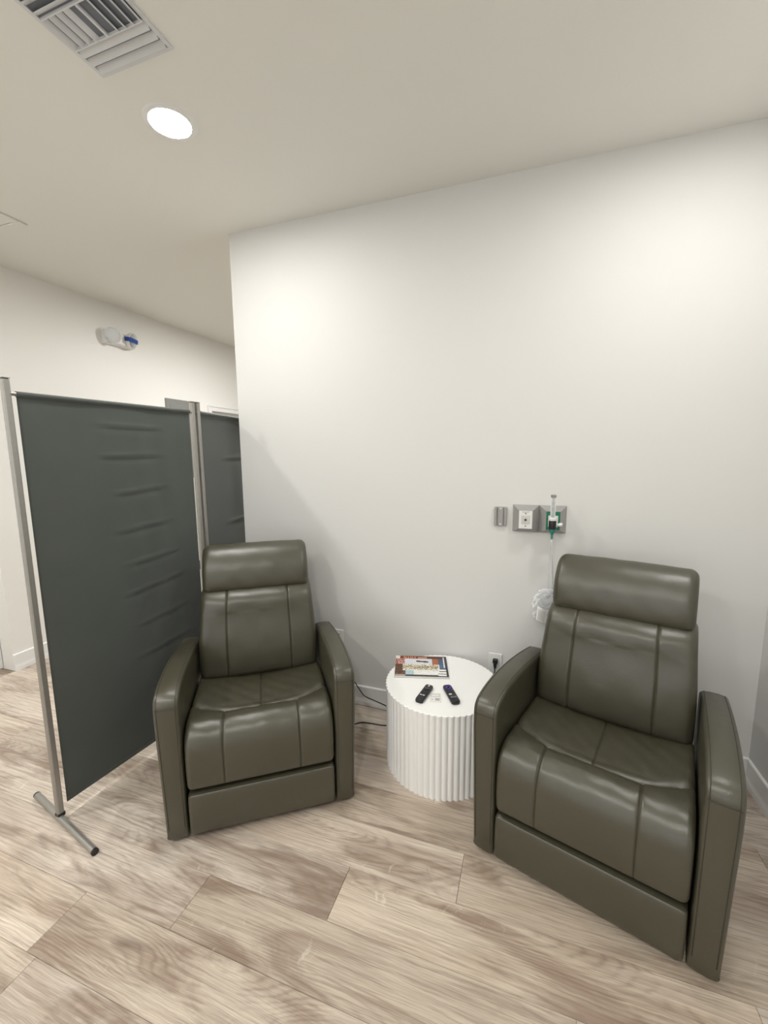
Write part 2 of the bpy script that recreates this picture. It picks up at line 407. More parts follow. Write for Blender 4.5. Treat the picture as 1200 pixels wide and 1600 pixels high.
# ------------------------------------------------------------------ recliners
def sweep(name, prof, xs, insets, m, parent=None, disp=None):
    """closed (y,z) profile swept along x; insets shrink the profile along its normals at each station"""
    n = len(prof); area = sum(prof[i][0]*prof[(i+1) % n][1]-prof[(i+1) % n][0]*prof[i][1] for i in range(n))
    sg = 1 if area > 0 else -1
    N = []
    for i in range(n):
        a, b = prof[i-1], prof[(i+1) % n]; dy, dz = b[0]-a[0], b[1]-a[1]; l = math.hypot(dy, dz) or 1
        N.append((sg*dz/l, -sg*dy/l))
    V = []; F = []
    for x, d in zip(xs, insets):
        for (y, z), (ny, nz) in zip(prof, N):
            e = d
            p = (x, y-ny*e, z-nz*e)
            if disp:
                q = disp(x, y, z, ny, nz)
                p = (p[0]+q[0], p[1]+q[1], p[2]+q[2])
            V.append(p)
    for i in range(len(xs)-1):
        for k in range(n):
            a, b = i*n+k, i*n+(k+1) % n; F.append((a, b, b+n, a+n))
    F.append(tuple(range(n-1, -1, -1))); F.append(tuple((len(xs)-1)*n+k for k in range(n)))
    mb = MB(); mb.add(V, F)
    o = mb.build(name, m, parent); return autosmooth(o, 50)
def stations(w, r, mid, extra=()):
    """x stations with a rounded end of radius r and their insets"""
    xs = []; ins = []
    for k in range(7):
        a = math.pi/2*k/6; xs.append(-w+r*(1-math.cos(a))); ins.append(r*(1-math.sin(a)))
    inner = sorted(set([round(-w+r+(2*w-2*r)*i/mid, 5) for i in range(1, mid)]+[round(e+d, 5) for e in extra for d in (-.012, -.007, -.0045, -.0025, -.001, .001, .0025, .0045, .007, .012)]))
    xs += inner; ins += [0]*len(inner)
    for k in range(6, -1, -1):
        a = math.pi/2*k/6; xs.append(w-r*(1-math.cos(a))); ins.append(r*(1-math.sin(a)))
    return xs, ins
G = lambda x, w: math.exp(-(x/w)**2)
ARM = [(.0, .56), (.004, .585), (.018, .606), (.045, .620), (.10, .630), (.18, .634), (.26, .631), (.36, .621), (.46, .606), (.56, .588), (.66, .566)]
def curve_pts(pts, per=6): return [(p[0], p[1]) for p in catmull([(a, b, 0) for a, b in pts], per)]
def make_recliner(first=None):
    root = thing('recliner', 'x', 'recliner')
    # base box and feet
    MB().box(-.285, .285, .07, .64, .03, .24, .004).build('base', M_UNDER, root)
    for sx in (-1, 1):
        for yy in (.05, .60):
            autosmooth(MB().lathe([(.016, 0), (.019, .003), (.021, .02), (.021, .03)], 16, (sx*.325, yy, 0)).build('foot', M_FOOT, root))
    # arms
    top = curve_pts(ARM, 5)
    prof = [(.004, .016), (.0, .03), (.0, .2), (.0, .4), (.0, .5)]+top+[(.70, .545), (.72, .51), (.725, .40), (.725, .10), (.72, .018), (.35, .014)]
    for sx in (-1, 1):
        xs = []; ins = []; w0, w1, r = .297, .388, .014
        for k in range(6):
            a = math.pi/2*k/5; xs.append(w0+r*(1-math.cos(a))); ins.append(r*(1-math.sin(a)))
        for k in range(1, 4): xs.append(w0+r+(w1-w0-2*r)*k/4); ins.append(-.003)
        for k in range(5, -1, -1):
            a = math.pi/2*k/5; xs.append(w1-r*(1-math.cos(a))); ins.append(r*(1-math.sin(a)))
        xs = [sx*x for x in xs]
        def arm_disp(x, y, z, ny, nz):
            return (-sx*.013*(1-min(1, z/.5))*(abs(x)-w0)/(w1-w0), 0, 0)
        arm = sweep('arm', prof, xs, ins, M_LEA, root, arm_disp)
        # stitched lines that bound the top panel and run down the front
        sm = MB()
        line = [(0, .06), (0, .2), (0, .4), (0, .5)]+top
        for xo in (w0+.0125, w1-.0125):
            pts = []
            for i, (y, z) in enumerate(line):
                a, b = line[max(i-1, 0)], line[min(i+1, len(line)-1)]; dy, dz = b[0]-a[0], b[1]-a[1]; l = math.hypot(dy, dz)
                pts.append((sx*xo+arm_disp(sx*xo, y, z, 0, 0)[0], y-dz/l*.0002, z+dy/l*.0002))
            sm.tube(pts, .0013, 6)
        sm.tube([(sx*(w0+.008), -.0005, .568), (sx*(w0+.016), -.0012, .5685), (sx*(w0+w1)/2, -.0036, .569), (sx*(w1-.016), -.0012, .5685), (sx*(w1-.008), -.0005, .568)], .0016, 6)
        sm.build('seam', M_STITCH, arm, True)
    # seat cushion with rolled front, cross crease and stitched panels
    sp = curve_pts([(.02, .212), (.0, .216), (-.012, .235), (-.015, .29), (-.012, .35), (-.004, .395), (.016, .432), (.05, .455), (.09, .462), (.13, .459), (.17, .456), (.22, .456), (.30, .452), (.40, .444), (.48, .438)], 8)
    sp += [(.50, .43), (.51, .40), (.51, .30), (.50, .22), (.40, .212), (.20, .21)]
    SX = .150
    xs, ins = stations(.290, .022, 36, (-SX, SX, 0))
    def ycr(x): return .140+.055*(abs(x)/.27)**3
    def seat_disp(x, y, z, ny, nz):
        yc = ycr(x); up = max(0, nz); sag = .022*(1-(x/.29)**2)
        d = 0
        if z > .2: 
            front = 1 if y < yc else 0
            if y < yc+.004 and z > .217: d += .0045*(G(x-SX, .004)+G(x+SX, .004))
            if y > yc and z > .4: d += .004*G(x, .0035)
            if z > .41 and y > .05: d += .010*G(y-yc, .010)+.004*G(y-yc, .03)
            # pillow between seams on the front roll
            if y < yc: d -= .006*abs(math.cos(math.pi*(x/.30)))*min(1, max(0, (z-.25)/.2))
        s = sag*max(0, min(1, (y-.06)/.12)) if z > .41 else 0
        wr = .0016*math.sin(x*61+y*23)*math.sin(y*47+x*13)*(1 if z > .3 else 0)
        return (0, -ny*d, -nz*d-s+wr)
    seat = sweep('seat', sp, xs, ins, M_LEA, root, seat_disp)
    # backrest
    bp = curve_pts([(.50, .40), (.470, .418), (.450, .455), (.450, .52), (.462, .60), (.480, .685), (.494, .745), (.510, .790), (.534, .822), (.566, .840), (.61, .850), (.66, .848)], 8)
    bp += [(.70, .82), (.70, .70), (.67, .55), (.64, .42), (.60, .39), (.55, .385)]
    xs, ins = stations(.273, .030, 34, (-.148, .148))
    def back_disp(x, y, z, ny, nz):
        d = 0
        if ny < .2 and z > .42:
            d += .0045*(G(x-.148, .004)+G(x+.148, .004)) - .012*G(z-.60, .16)*(1-(x/.27)**2)
        if ny < .2: d -= .014*G(z-.79, .05)*(1-(x/.27)**4)
        wr = .0016*math.sin(x*33+z*9)*math.sin(z*41+x*7) if z > .74 and ny < .3 else .0010*math.sin(x*40)*math.sin(z*37)
        k = max(0, min(1, (.84-z)/.28))
        return (x*.045*k*k*(3-2*k), -ny*d+wr, -nz*d)
    back = sweep('backrest', bp, xs, ins, M_LEA, root, back_disp)
    # headrest
    hp = curve_pts([(.61, .832), (.572, .832), (.550, .846), (.545, .890), (.556, .945), (.582, .995), (.616, 1.032), (.655, 1.050), (.69, 1.048), (.722, 1.025), (.735, .98), (.728, .92), (.712, .86), (.68, .838), (.64, .834)], 6)
    hp = hp[:-1]
    xs, ins = stations(.262, .034, 30)
    def head_disp(x, y, z, ny, nz):
        wr = .0014*math.sin(x*47+z*11)*math.sin(z*50+x*9)
        d = -.004*(1-(x/.262)**2)
        return (0, -ny*d+wr, -nz*d+wr*.5)
    sweep('headrest', hp, xs, ins, M_LEA, root, head_disp)
    # footrest panel
    fp = curve_pts([(.05, .198), (.018, .199), (.0, .196), (-.010, .184), (-.015, .12), (-.013, .045), (-.005, .026), (.012, .018), (.05, .018)], 6)+[(.066, .04), (.066, .12), (.066, .19)]
    xs, ins = stations(.290, .016, 14)
    sweep('footrest', fp, xs, ins, M_LEA, root)
    # stitched seam lines on seat and backrest
    def seam_line(parent, prof, x, ok, dispf, r=.0012):
        pts = []
        n = len(prof)
        for i, (y, z) in enumerate(prof):
            if not ok(y, z): continue
            a, b = prof[i-1], prof[(i+1) % n]; dy, dz = b[0]-a[0], b[1]-a[1]; l = math.hypot(dy, dz) or 1
            ny, nz = -dz/l, dy/l
            q = dispf(x, y, z, ny, nz); pts.append((x+q[0], y+q[1], z+q[2]))
        MB().tube(pts, r, 6).build('seam', M_STITCH, parent, True)
    for x in (-SX, SX): seam_line(seat, sp, x, lambda y, z: .225 < z and y < ycr(SX), seat_disp)
    seam_line(seat, sp, 0, lambda y, z: z > .41 and ycr(0) < y < .45, seat_disp)
    for x in (-.148, .148): seam_line(back, bp, x, lambda y, z: .43 < z and y < .60, back_disp)
    return root
rec = make_recliner()
def copy_tree(o, parent=None):
    c = o.copy(); COL.objects.link(c); c.parent = parent
    for ch in list(o.children): copy_tree(ch, c)
    return c
rec2 = copy_tree(rec)
RL = math.radians(35.6); RR = math.radians(-16.6)
rec.location = (-.9885, 1.3065, 0); rec.rotation_euler.z = RL
rec2.location = (.1995, 1.357, 0); rec2.rotation_euler.z = RR
tag(rec, 'taupe leather recliner beside the charcoal folding screen', 'recliner', 'taupe leather recliners')
tag(rec2, 'taupe leather recliner under the gas outlet near the right wall', 'recliner', 'taupe leather recliners')

# ------------------------------------------------------------------ folding screen
SXP = -1.82
scr = thing('room_divider', 'charcoal fabric folding screen on grey metal poles beside the recliner', 'room divider', (SXP, 1.036, 0))
P1 = ((0, 0, 0), -math.atan2(.075, .82)); P2 = ((.079, .853, 0), math.atan2(.085, .56))
def put(o, fr):
    o.location = fr[0]; o.rotation_euler.z = fr[1]; return o
def pole(y, fr):
    o = autosmooth(MB().box(-.012, .012, y-.012, y+.012, .022, 1.80, .004).build('pole', M_STEEL, scr), 30)
    MB().box(-.013, .013, y-.013, y+.013, 1.80, 1.804, .001).build('cap', M_STEEL, o)
    MB().box(-.0135, .0135, y-.0135, y+.0135, .018, .034, .001).build('collar', M_BLACK, o)
    return put(o, fr)
def foot_bar(y, x0, x1, fr, extra=0):
    o = autosmooth(MB().tube([(x0, y, .0135), (x1, y, .0135)], .0132, 16).build('foot_bar', M_STEEL, scr), 40)
    put(o, (fr[0], fr[1]+extra))
    for a in (x0, x1):
        autosmooth(MB().tube([(a-.004, y, .0135), (a+.004, y, .0135)], .0134, 16).build('end_cap', M_BLACK, o), 40)
def fabric(y0, y1, seed, creases, fr):
    ny, nz = 84, 150; V = []; F = []
    rn = random.Random(seed)
    for j in range(nz+1):
        z = .062+(1.742-.062)*j/nz
        for i in range(ny+1):
            u = i/ny; y = y0+(y1-y0)*u; d = 0
            for (zc, ua, ub, tilt, amp) in creases:
                m = max(0, min(1, (u-ua)/.10))*max(0, min(1, (ub-u)/.10)); dz = z-(zc+tilt*(u-.5))
                d += .8*amp*m*(G(dz, .007)-.55*G(dz+.018, .014)-.25*G(dz-.05, .05))
            d += .0035*math.sin(u*9+z*1.3+seed)*(1-abs(2*u-1))+.0022*math.sin(u*31+2*math.sin(z*5))*G(u-.70, .2)*G(z-.8, .9)
            V.append((d, y, z))
    for j in range(nz):
        for i in range(ny):
            a = j*(ny+1)+i; F.append((a, a+1, a+ny+2, a+ny+1))
    o = mesh('fabric_panel', V, F, M_FAB, scr, True)
    put(o, fr)
    s = o.modifiers.new('thick', 'SOLIDIFY'); s.thickness = .0012; s.offset = 0
    rod = autosmooth(MB().tube([(0, y0-.035, 1.748), (0, y1+.03, 1.748)], .0075, 12).build('top_rod', M_STEEL, scr), 40); put(rod, fr)
    autosmooth(MB().tube([(0, y0, 1.748), (0, y1, 1.748)], .0105, 16).build('rod_sleeve', M_FAB, o), 40)
    MB().box(-.002, .002, y0, y1, .058, .075, .001).build('bottom_hem', M_FAB, o)
    return o
cr1 = [(1.655, .33, .80, -.01, .006), (1.52, .33, .80, .012, .007), (1.35, .38, .82, .06, .006), (1.175, .38, .84, .05, .006), (1.01, .40, .86, .05, .005), (.87, .40, .88, .07, .006), (.70, .45, .9, .06, .005), (.54, .45, .92, .06, .005), (.36, .5, .95, .08, .004)]
LN = .823
pole(0, P1); pole(LN, P1); pole(0, P2); pole(.88, P2)
foot_bar(-.004, -.222, .300, P1, math.radians(-7.1)); foot_bar(LN+.014, -.22, .16, P1); foot_bar(.88, -.22, .10, P2)
fabric(.030, LN-.022, 1, cr1, P1); fabric(.020, .855, 4, [(1.5, .2, .8, .01, .003), (1.1, .2, .8, -.02, .003)], P2)
for z in (.25, .9, 1.42): put(MB().box(-.016, -.011, LN-.012, LN+.040, z-.025, z+.025, .001).build('hinge', M_BLACK if z < 1.4 else M_STEEL, scr), P1)

# ------------------------------------------------------------------ side table
TC, TR, TH = (-.374, 1.914), .279, .405
tab = thing('side_table', 'round white fluted drum side table between the recliners', 'table', (*TC, 0))
NF = 64; per = 8
def ring(z, R, amp):
    out = []
    for k in range(NF*per):
        a = 2*math.pi*k/(NF*per); l = abs(math.sin(a*NF/2)); r = R-amp*(1-l**.8); out.append((r*math.cos(a), r*math.sin(a), z))
    return out
n = NF*per; V = ring(.0, TR-.002, .007)+ring(TH-.012, TR-.002, .007); F = [(i, (i+1) % n, (i+1) % n+n, i+n) for i in range(n)]+[tuple(range(n-1, -1, -1)), tuple(range(n, 2*n))]
autosmooth(mesh('fluted_body', V, F, M_TABLE, tab), 40)
V = ring(TH-.012, TR, .006)+ring(TH-.002, TR, .006)+ring(TH, TR-.003, .005); F = [(i+m_*n, (i+1) % n+m_*n, (i+1) % n+n+m_*n, i+n+m_*n) for m_ in (0, 1) for i in range(n)]+[tuple(range(n-1, -1, -1)), tuple(range(2*n, 3*n))]
autosmooth(mesh('table_top', V, F, M_TABLE, tab), 30)

# magazine (cover print as face colours)
def cover(parent, W_, H_):
    nx, ny = 84, 64; rn = random.Random(3)
    V = [(W_*i/nx-W_/2, H_*j/ny-H_/2, .0086) for j in range(ny+1) for i in range(nx+1)]; F = []; C = []
    def col(u, v):
        # u from left to right, v from near edge to far edge as the reader sees it
        n1 = rn.random()
        c = (96, 58, 42)
        if v > .86:
            c = (120, 56, 36) if u < .62 else (86, 52, 40)
            if .16 < u < .40 and .88 < v < .97 and int(u*46) % 2: c = (214, 140, 110)
            if .44 < u < .62 and .88 < v < .94: c = (196, 150, 110)
            if u < .08: c = (226, 222, 214)
        elif v > .58:
            c = (218, 220, 226)
            if u < .18: c = (150, 62, 44) if n1 < .6 else (220, 190, 180)
            if .40 < u < .64 and abs(v-.72-.12*(.5-u)) < .035: c = (72, 46, 56)
            if .72 < u < .83: c = (170, 100, 60)
            if u >= .83: c = (70, 92, 122)
        elif v > .27:
            c = (236, 234, 228)
            if u < .82:
                e = abs(v-.44)/.17
                if n1 > e*.85: c = random.Random(int(u*900)*71+int(v*900)).choice([(150, 132, 92), (196, 180, 134), (110, 92, 60), (222, 212, 180), (128, 104, 70)])
            if u < .14: c = (92, 62, 44)
            if u > .84: c = (84, 104, 128)
        elif v > .08:
            c = (240, 240, 238)
            if u < .2: c = (120, 84, 66) if n1 < .5 else (70, 44, 36)
            elif u < .36: c = (176, 204, 214)
            if u > .86: c = (120, 120, 122)
        else:
            c = (58, 48, 48) if u > .2 else (170, 160, 150)
        if .93 < u < .955 and .42 < v < .95: c = (222, 222, 226)
        if u > .965: c = (44, 42, 48)
        if .81 < u < .96 and .05 < v < .34:
            c = (242, 242, 240)
            if (.23 < v < .27 and u > .83) or (.13 < v < .155) : c = (40, 40, 42)
        j = rn.uniform(.9, 1.08); return tuple(max(0, min(255, q*j)) for q in c)
    for j in range(ny):
        for i in range(nx):
            a = j*(nx+1)+i; F.append((a, a+1, a+nx+2, a+nx+1)); C.append(lin(*col((i+.5)/nx, (j+.5)/ny)))
    m = bpy.data.materials.new('printed_cover'); t = NT(m)
    t.set(t.b.inputs['Base Color'], t.n('ShaderNodeVertexColor', layer_name='print').outputs[0]); t.b.inputs['Roughness'].default_value = .25
    o = mesh('cover', V, F, m, parent)
    at = o.data.color_attributes.new('print', 'FLOAT_COLOR', 'CORNER')
    for p in o.data.polygons:
        for li in p.loop_indices: at.data[li].color = C[p.index]
    return o
mx, my = (-.676-.408-.35-.61)/4, (2.1+2.166+1.948+1.874)/4
mag = thing('magazine', 'glossy magazine with a floral cover lying on the white table', 'magazine', (mx+.004, my-.006, TH+.0004), math.radians(15.2))
cover(mag, .272, .212)
MB().box(-.135, .135, -.105, .105, .0006, .008).build('pages', M_PAPER, mag)
MB().box(-.136, .136, -.106, .106, 0, .0006).build('back_cover', mat('dark_cover', (.06, .05, .05, 1), .3), mag)

# remotes
def remote(name, label, a, b, w, kind):
    ax, bx = Vector(a), Vector(b); c = (ax+bx)/2; d = ax-bx; L = d.length; ang = math.atan2(d.y, d.x)-math.pi/2
    r = thing(name, label, 'remote control', (c.x, c.y, TH+.0004), ang)
    h = .016; body = MB(); outl = []
    for (px, py, s0) in ((w/2, L/2, 0), (-w/2, L/2, 1), (-w/2, -L/2, 2), (w/2, -L/2, 3)):
        rr = .010 if kind == 'a' else .013
        for k in range(6):
            t_ = math.pi/2*(s0+k/5); outl.append((px-math.copysign(rr, px)+rr*math.cos(t_), py-math.copysign(rr, py)+rr*math.sin(t_)))
    n = len(outl); V = []; F = []
    for z, s_ in ((0, .90), (.004, .99), (.010, 1), (.0145, .96), (h, .88)):
        V += [(x*s_, y*(1-(1-s_)*w/L), z) for x, y in outl]
    for q in range(4):
        F += [(i+q*n, (i+1) % n+q*n, (i+1) % n+n+q*n, i+n+q*n) for i in range(n)]
    F += [tuple(range(n-1, -1, -1)), tuple(range(4*n, 5*n))]
    body.add(V, F); autosmooth(body.build('body', M_BLACK, r), 40)
    key = mat('dark_key', (.05, .05, .055, 1), .5); wk = mat('pale_key', (.75, .76, .78, 1), .5); pk = mat('purple_key', (.09, .045, .42, 1), .45)
    def btn(x, y, rx, ry, m, nm='button'): MB().box(x-rx, x+rx, y-ry, y+ry, h-.001, h+.0016, .0007).build(nm, m, r)
    def rbtn(x, y, rad, m, nm='button'): autosmooth(MB().lathe([(rad, h-.001), (rad, h+.001), (rad*.85, h+.0018), (0, h+.0018)], 20, (x, y, 0)).build(nm, m, r), 40)
    if kind == 'a':
        rbtn(0, L/2-.013, .0045, wk); 
        autosmooth(MB().lathe([(.012, h-.001), (.0125, h+.0015), (.009, h+.0018), (.0085, h+.0006), (0, h+.0006)], 28, (0, L/2-.036, 0)).build('navigation_ring', key, r), 30)
        for q in range(3):
            for s_ in (-1, 0, 1): rbtn(s_*.0095, L/2-.060-q*.0125, .0036, key)
        btn(-.0065, -L/2+.045, .0052, .0027, wk); btn(.0065, -L/2+.045, .0052, .0027, wk)
        btn(-.0065, -L/2+.034, .0052, .0027, key); btn(.0065, -L/2+.034, .0052, .0027, key)
    else:
        rbtn(0, L/2-.010, .0035, key)
        MB().box(-.006, .006, L/2-.042, L/2-.016, h-.001, h+.002, .001).box(-.013, .013, L/2-.035, L/2-.023, h-.001, h+.002, .001).build('direction_pad', pk, r)
        for s_ in (-1, 0, 1): rbtn(s_*.0105, L/2-.055, .0038, key)
        for s_ in (-1, 0, 1): rbtn(s_*.0105, L/2-.066, .0038, key)
        btn(-.008, -L/2+.062, .0068, .0036, wk); btn(.008, -L/2+.062, .0068, .0036, key)
        btn(-.008, -L/2+.050, .0068, .0036, key); btn(.008, -L/2+.050, .0068, .0036, key)
        btn(-.008, -L/2+.038, .0068, .0036, mat('dim_key', (.2, .2, .21, 1), .5)); btn(.008, -L/2+.038, .0068, .0036, mat('dim_key', (.2, .2, .21, 1), .5))
    return r
remote('remote_control', 'slim black remote with a white top button on the table', (-.420, 1.842), (-.440, 1.702), .038, 'a')
remote('remote_control', 'black remote with a purple direction pad on the table', (-.346, 1.868), (-.276, 1.742), .041, 'b')
card = thing('small_card', 'small white card with faint grey print between the remotes', 'card', (-.377, 1.769, TH+.0004), math.radians(14))
MB().box(-.026, .026, -.036, .036, 0, .0012, .0003).build('sheet', M_PAPER, card)
frm = MB()
for s_ in (-1, 1): frm.box(s_*.019-.0006, s_*.019+.0006, .006, .026, .0012, .0015); frm.box(-.019, .019, .016+s_*.010-.0006, .016+s_*.010+.0006, .0012, .0015)
frm.build('printed_frame', M_INK, card)
MB().box(-.018, -.013, -.019, -.014, .0012, .0015).build('printed_mark', M_INK, card)
for q in range(4): MB().box(-.002, .018, -.024+q*.005, -.0215+q*.005, .0012, .0015).build('printed_line', M_INK, card)

# ------------------------------------------------------------------ medical gas outlets
def frustum(x0, x1, z0, z1, fx0, fx1, fz0, fz1, dep):
    V = [(x0, 0, z0), (x1, 0, z0), (x1, 0, z1), (x0, 0, z1)]+[(a_, -.003, b_) for a_, b_ in ((x0, z0), (x1, z0), (x1, z1), (x0, z1))]+[(fx0, -dep, fz0), (fx1, -dep, fz0), (fx1, -dep, fz1), (fx0, -dep, fz1)]
    F = [(3, 2, 1, 0)]+[(i, (i+1) % 4, (i+1) % 4+4, i+4) for i in range(4)]+[(i+4, (i+1) % 4+4, (i+1) % 4+8, i+8) for i in range(4)]+[(8, 9, 10, 11)]
    return MB().add(V, F)
GZ = 1.19
gp1 = thing('gas_outlet', 'grey sloped wall outlet with a white vacuum plate', 'wall outlet', (-.019, D, GZ))
frustum(-.0625, .0625, -.068, .068, -.033, .033, -.046, .046, .054).build('housing', M_GREY, gp1)
MB().box(-.031, .031, -.0575, -.0535, -.044, .044, .0012).build('face_plate', M_WHITEP, gp1)
MB().box(-.020, .020, -.0600, -.0572, -.020, .022, .002).build('socket_block', mat('offwhite_plastic', (.62, .62, .60, 1), .4), gp1)
autosmooth(MB().lathe([(.0075, .0595), (.0075, .062), (.0045, .062), (.0045, .0575)], 20, (0, 0, 0), 'y').build('socket_ring', M_GREY, gp1), 30)
autosmooth(MB().lathe([(.0045, .0595), (.0045, .0604)], 16, (0, 0, 0), 'y').build('socket_hole', M_BLACK, gp1), 30)
for z in (.031, -.031): autosmooth(MB().lathe([(.0030, .0565), (.0030, .0585), (0, .0585)], 12, (0, 0, z), 'y').build('screw', M_INKD, gp1), 30)
text_mesh('lettering', 'VACUUM', .0085, M_INK, gp1, (0, -.0577, .0385), (math.pi/2, 0, 0))
gp2 = thing('gas_outlet', 'grey sloped wall outlet with a green oxygen plate', 'wall outlet', (.1065, D, GZ))
frustum(-.0625, .0625, -.068, .068, -.033, .033, -.046, .046, .054).build('housing', M_GREY, gp2)
MB().box(-.031, .031, -.0575, -.0535, -.044, .044, .0012).build('face_plate', M_GREEN, gp2)
MB().box(-.022, .022, -.061, -.057, -.030, .026, .002).build('socket_block', M_WHITEP, gp2)
# flowmeter
fm = thing('oxygen_flowmeter', 'clear oxygen flowmeter with black body plugged into the green outlet', 'flowmeter', (.1025, D-.093, GZ))
autosmooth(MB().tube([(0, .033, -.004), (0, .0, -.004)], .011, 18).build('stem', M_CHROME, fm), 40)
autosmooth(MB().lathe([(.016, -.034), (.017, -.030), (.017, .004), (.0155, .008)], 24).build('body', M_BLACK, fm), 30)
autosmooth(MB().lathe([(.0172, .008), (.0178, .010), (.0178, .020), (.016, .023)], 24).build('collar', M_WHITEP, fm), 30)
autosmooth(MB().lathe([(.0112, .022), (.0112, .118), (.0095, .122), (0, .122)], 24).build('outer_tube', M_TUBE, fm), 40)
autosmooth(MB().lathe([(.0045, .022), (.0055, .116), (0, .117)], 16).build('inner_tube', mat('scale_tube', (.42, .43, .43, 1), .3), fm), 40)
autosmooth(MB().lathe([(.0125, .118), (.0125, .128), (.010, .130), (0, .130)], 20).build('top_cap', M_STEEL, fm), 30)
kn = MB().tube([(.017, 0, -.012), (.030, 0, -.012)], .004, 10).tube([(.026, 0, -.012), (.030, 0, -.012), (.042, 0, -.010), (.044, 0, -.010)], [.007, .0085, .0085, .006], 16).build('knob', M_WHITEP, fm); autosmooth(kn, 40)
autosmooth(MB().lathe([(.004, -.082), (.0055, -.070), (.0045, -.066), (.006, -.058), (.011, -.050), (.016, -.044), (.016, -.034)], 20).build('hose_nipple', M_GREENC, fm), 40)
# bracket left of the outlets
br = thing('wall_bracket', 'small grey plastic slide bracket left of the gas outlets', 'bracket', (-.141, D, 1.195))
MB().box(-.031, .031, -.006, 0, -.049, .049, .002).build('back_plate', M_GREY, br)
for s_ in (-1, 1): MB().box(s_*.0245-.0065, s_*.0245+.0065, -.016, -.006, -.047, .047, .002).build('rail', M_GREY, br)
MB().box(-.0135, .0135, -.013, -.006, -.049, .049, .002).build('centre_strip', M_GREY, br)
for z in (-.040, .040): autosmooth(MB().lathe([(.0045, .013), (.0045, .0145), (.003, .016), (0, .016)], 14, (0, 0, z), 'y').build('screw', M_WHITEP, br), 40)

# cannula tubing and its bag
tubing = MB(); y = D-.093
tubing.tube(catmull([(.1025, y, GZ-.072), (.104, y, 1.06), (.112, y+.012, .97), (.118, y+.040, .88), (.114, y+.045, .83), (.100, y+.048, .80)], 8), .0034, 8)
tubing.tube(catmull([(.098, y+.035, .80), (.096, y+.04, .90), (.097, y+.045, 1.00), (.099, y+.038, 1.06), (.1015, y+.01, 1.105)], 8), .0024, 8)
tb = tubing.build('oxygen_tubing', M_TUBE, None, True); tag(tb, 'clear oxygen tubing hanging down from the flowmeter', 'tubing')
bag = thing('cannula_bag', 'crumpled clear plastic bag of coiled tubing beside the headrest', 'plastic bag', (.088, D-.052, .765))
V = []; F = []; nu, nv = 48, 30; rn = random.Random(5); ph = [rn.uniform(0, 6.28) for _ in range(12)]
for j in range(nv+1):
    v = -math.pi/2+math.pi*j/nv
    for i in range(nu):
        u = 2*math.pi*i/nu; cu, su = math.cos(u), math.sin(u); cv, sv = math.cos(v), math.sin(v)
        e = lambda q, p_: math.copysign(abs(q)**p_, q)
        x = .056*e(cu, .75)*e(cv, .7); yy = .036*e(su, .9)*cv; z = .085*e(sv, .85)
        k = 1+.06*math.sin(5*u+7*v+ph[0])+.05*math.sin(9*u-11*v+ph[1])+.035*math.sin(17*u+15*v+ph[2])
        V.append((x*k-.018*z/.085*-1*.6, yy*k*(1.15-.3*sv), z))
for j in range(nv):
    for i in range(nu):
        a_, b_ = j*nu+i, j*nu+(i+1) % nu; F.append((a_, b_, b_+nu, a_+nu))
mesh('pouch', V, F, M_CLEAR, bag, True)
for q in range(4):
    rr = .030+.004*q; pts = [(.006+rr*math.cos(a_)*1.05, -.012+.006*q+.004*math.sin(2*a_+q), .022+rr*math.sin(a_)*1.0+.003*q) for a_ in [2*math.pi*k/28 for k in range(28)]]
    pts.append(pts[0]); MB().tube(pts, .0027, 8, False).build('tubing_coil', M_TUBE, bag, True)
# folded paper insert
V = []; F = []
for j in range(9):
    for i in range(13):
        u, v = i/12, j/8; x = -.040+.082*u+.004*v; z = -.068-.028*u+.075*v+.0*u
        V.append((x, -.044-.008*math.sin(u*5.2+.3)*(.6+.4*v), z))
for j in range(8):
    for i in range(12): a_ = j*13+i; F.append((a_, a_+1, a_+14, a_+13))
pi_ = mesh('paper_insert', V, F, M_PAPER, bag, True); s_ = pi_.modifiers.new('t', 'SOLIDIFY'); s_.thickness = .0006
ln = MB()
for q in range(5):
    u = .10+.08*q; x = -.040+.082*u
    ln.tube([(x+.004*v, -.0452-.008*math.sin(u*5.2+.3)*(.6+.4*v), -.068-.028*u+.075*v) for v in (.15, .35, .55, .8)], .0008, 5)
ln.build('insert_print', mat('pale_print', (.45, .45, .44, 1), .7), pi_)

# ------------------------------------------------------------------ power outlets with plugs and cords
def outlet(x, z, label):
    r = thing('power_outlet', label, 'power outlet', (x, D, z))
    autosmooth(MB().box(-.035, .035, -.006, 0, -.057, .057, .0025).build('cover_plate', M_WHITEP, r), 25)
    MB().box(-.0165, .0165, -.0075, -.006, -.033, .033, .0008).build('receptacle', M_WHITEP, r)
    for zz in (-.019, .019):
        for xx in (-.006, .006): MB().box(xx-.001, xx+.001, -.0078, -.0074, zz-.004, zz+.004).build('slot', M_INKD, r)
    return r
def plug(x, z, label, pts):
    r = thing('extension_cord', label, 'power cord', (x, D-.0076, z))
    MB().box(-.013, .013, -.022, 0, -.012, .013, .004).build('plug', M_BLACK, r)
    autosmooth(MB().tube([(0, -.018, -.004), (0, -.026, -.018), (0, -.026, -.034)], [.010, .008, .0045], 12).build('strain_relief', M_BLACK, r), 40)
    q = [(0, -.026, -.034)]+[(p[0]-x, p[1]-(D-.0076), p[2]-z) for p in pts]
    MB().tube(catmull(q, 8), .0031, 8).build('cord', M_BLACK, r, True)
outlet(-.145, .394, 'white wall outlet behind the right side of the table')
plug(-.145, .413, 'black power cord plugged in behind the table', [(-.147, 2.178, .30), (-.15, 2.176, .12), (-.13, 2.172, .02), (-.08, 2.165, .0035), (.02, 2.16, .0035), (.10, 2.12, .0035), (.14, 1.98, .0035)])
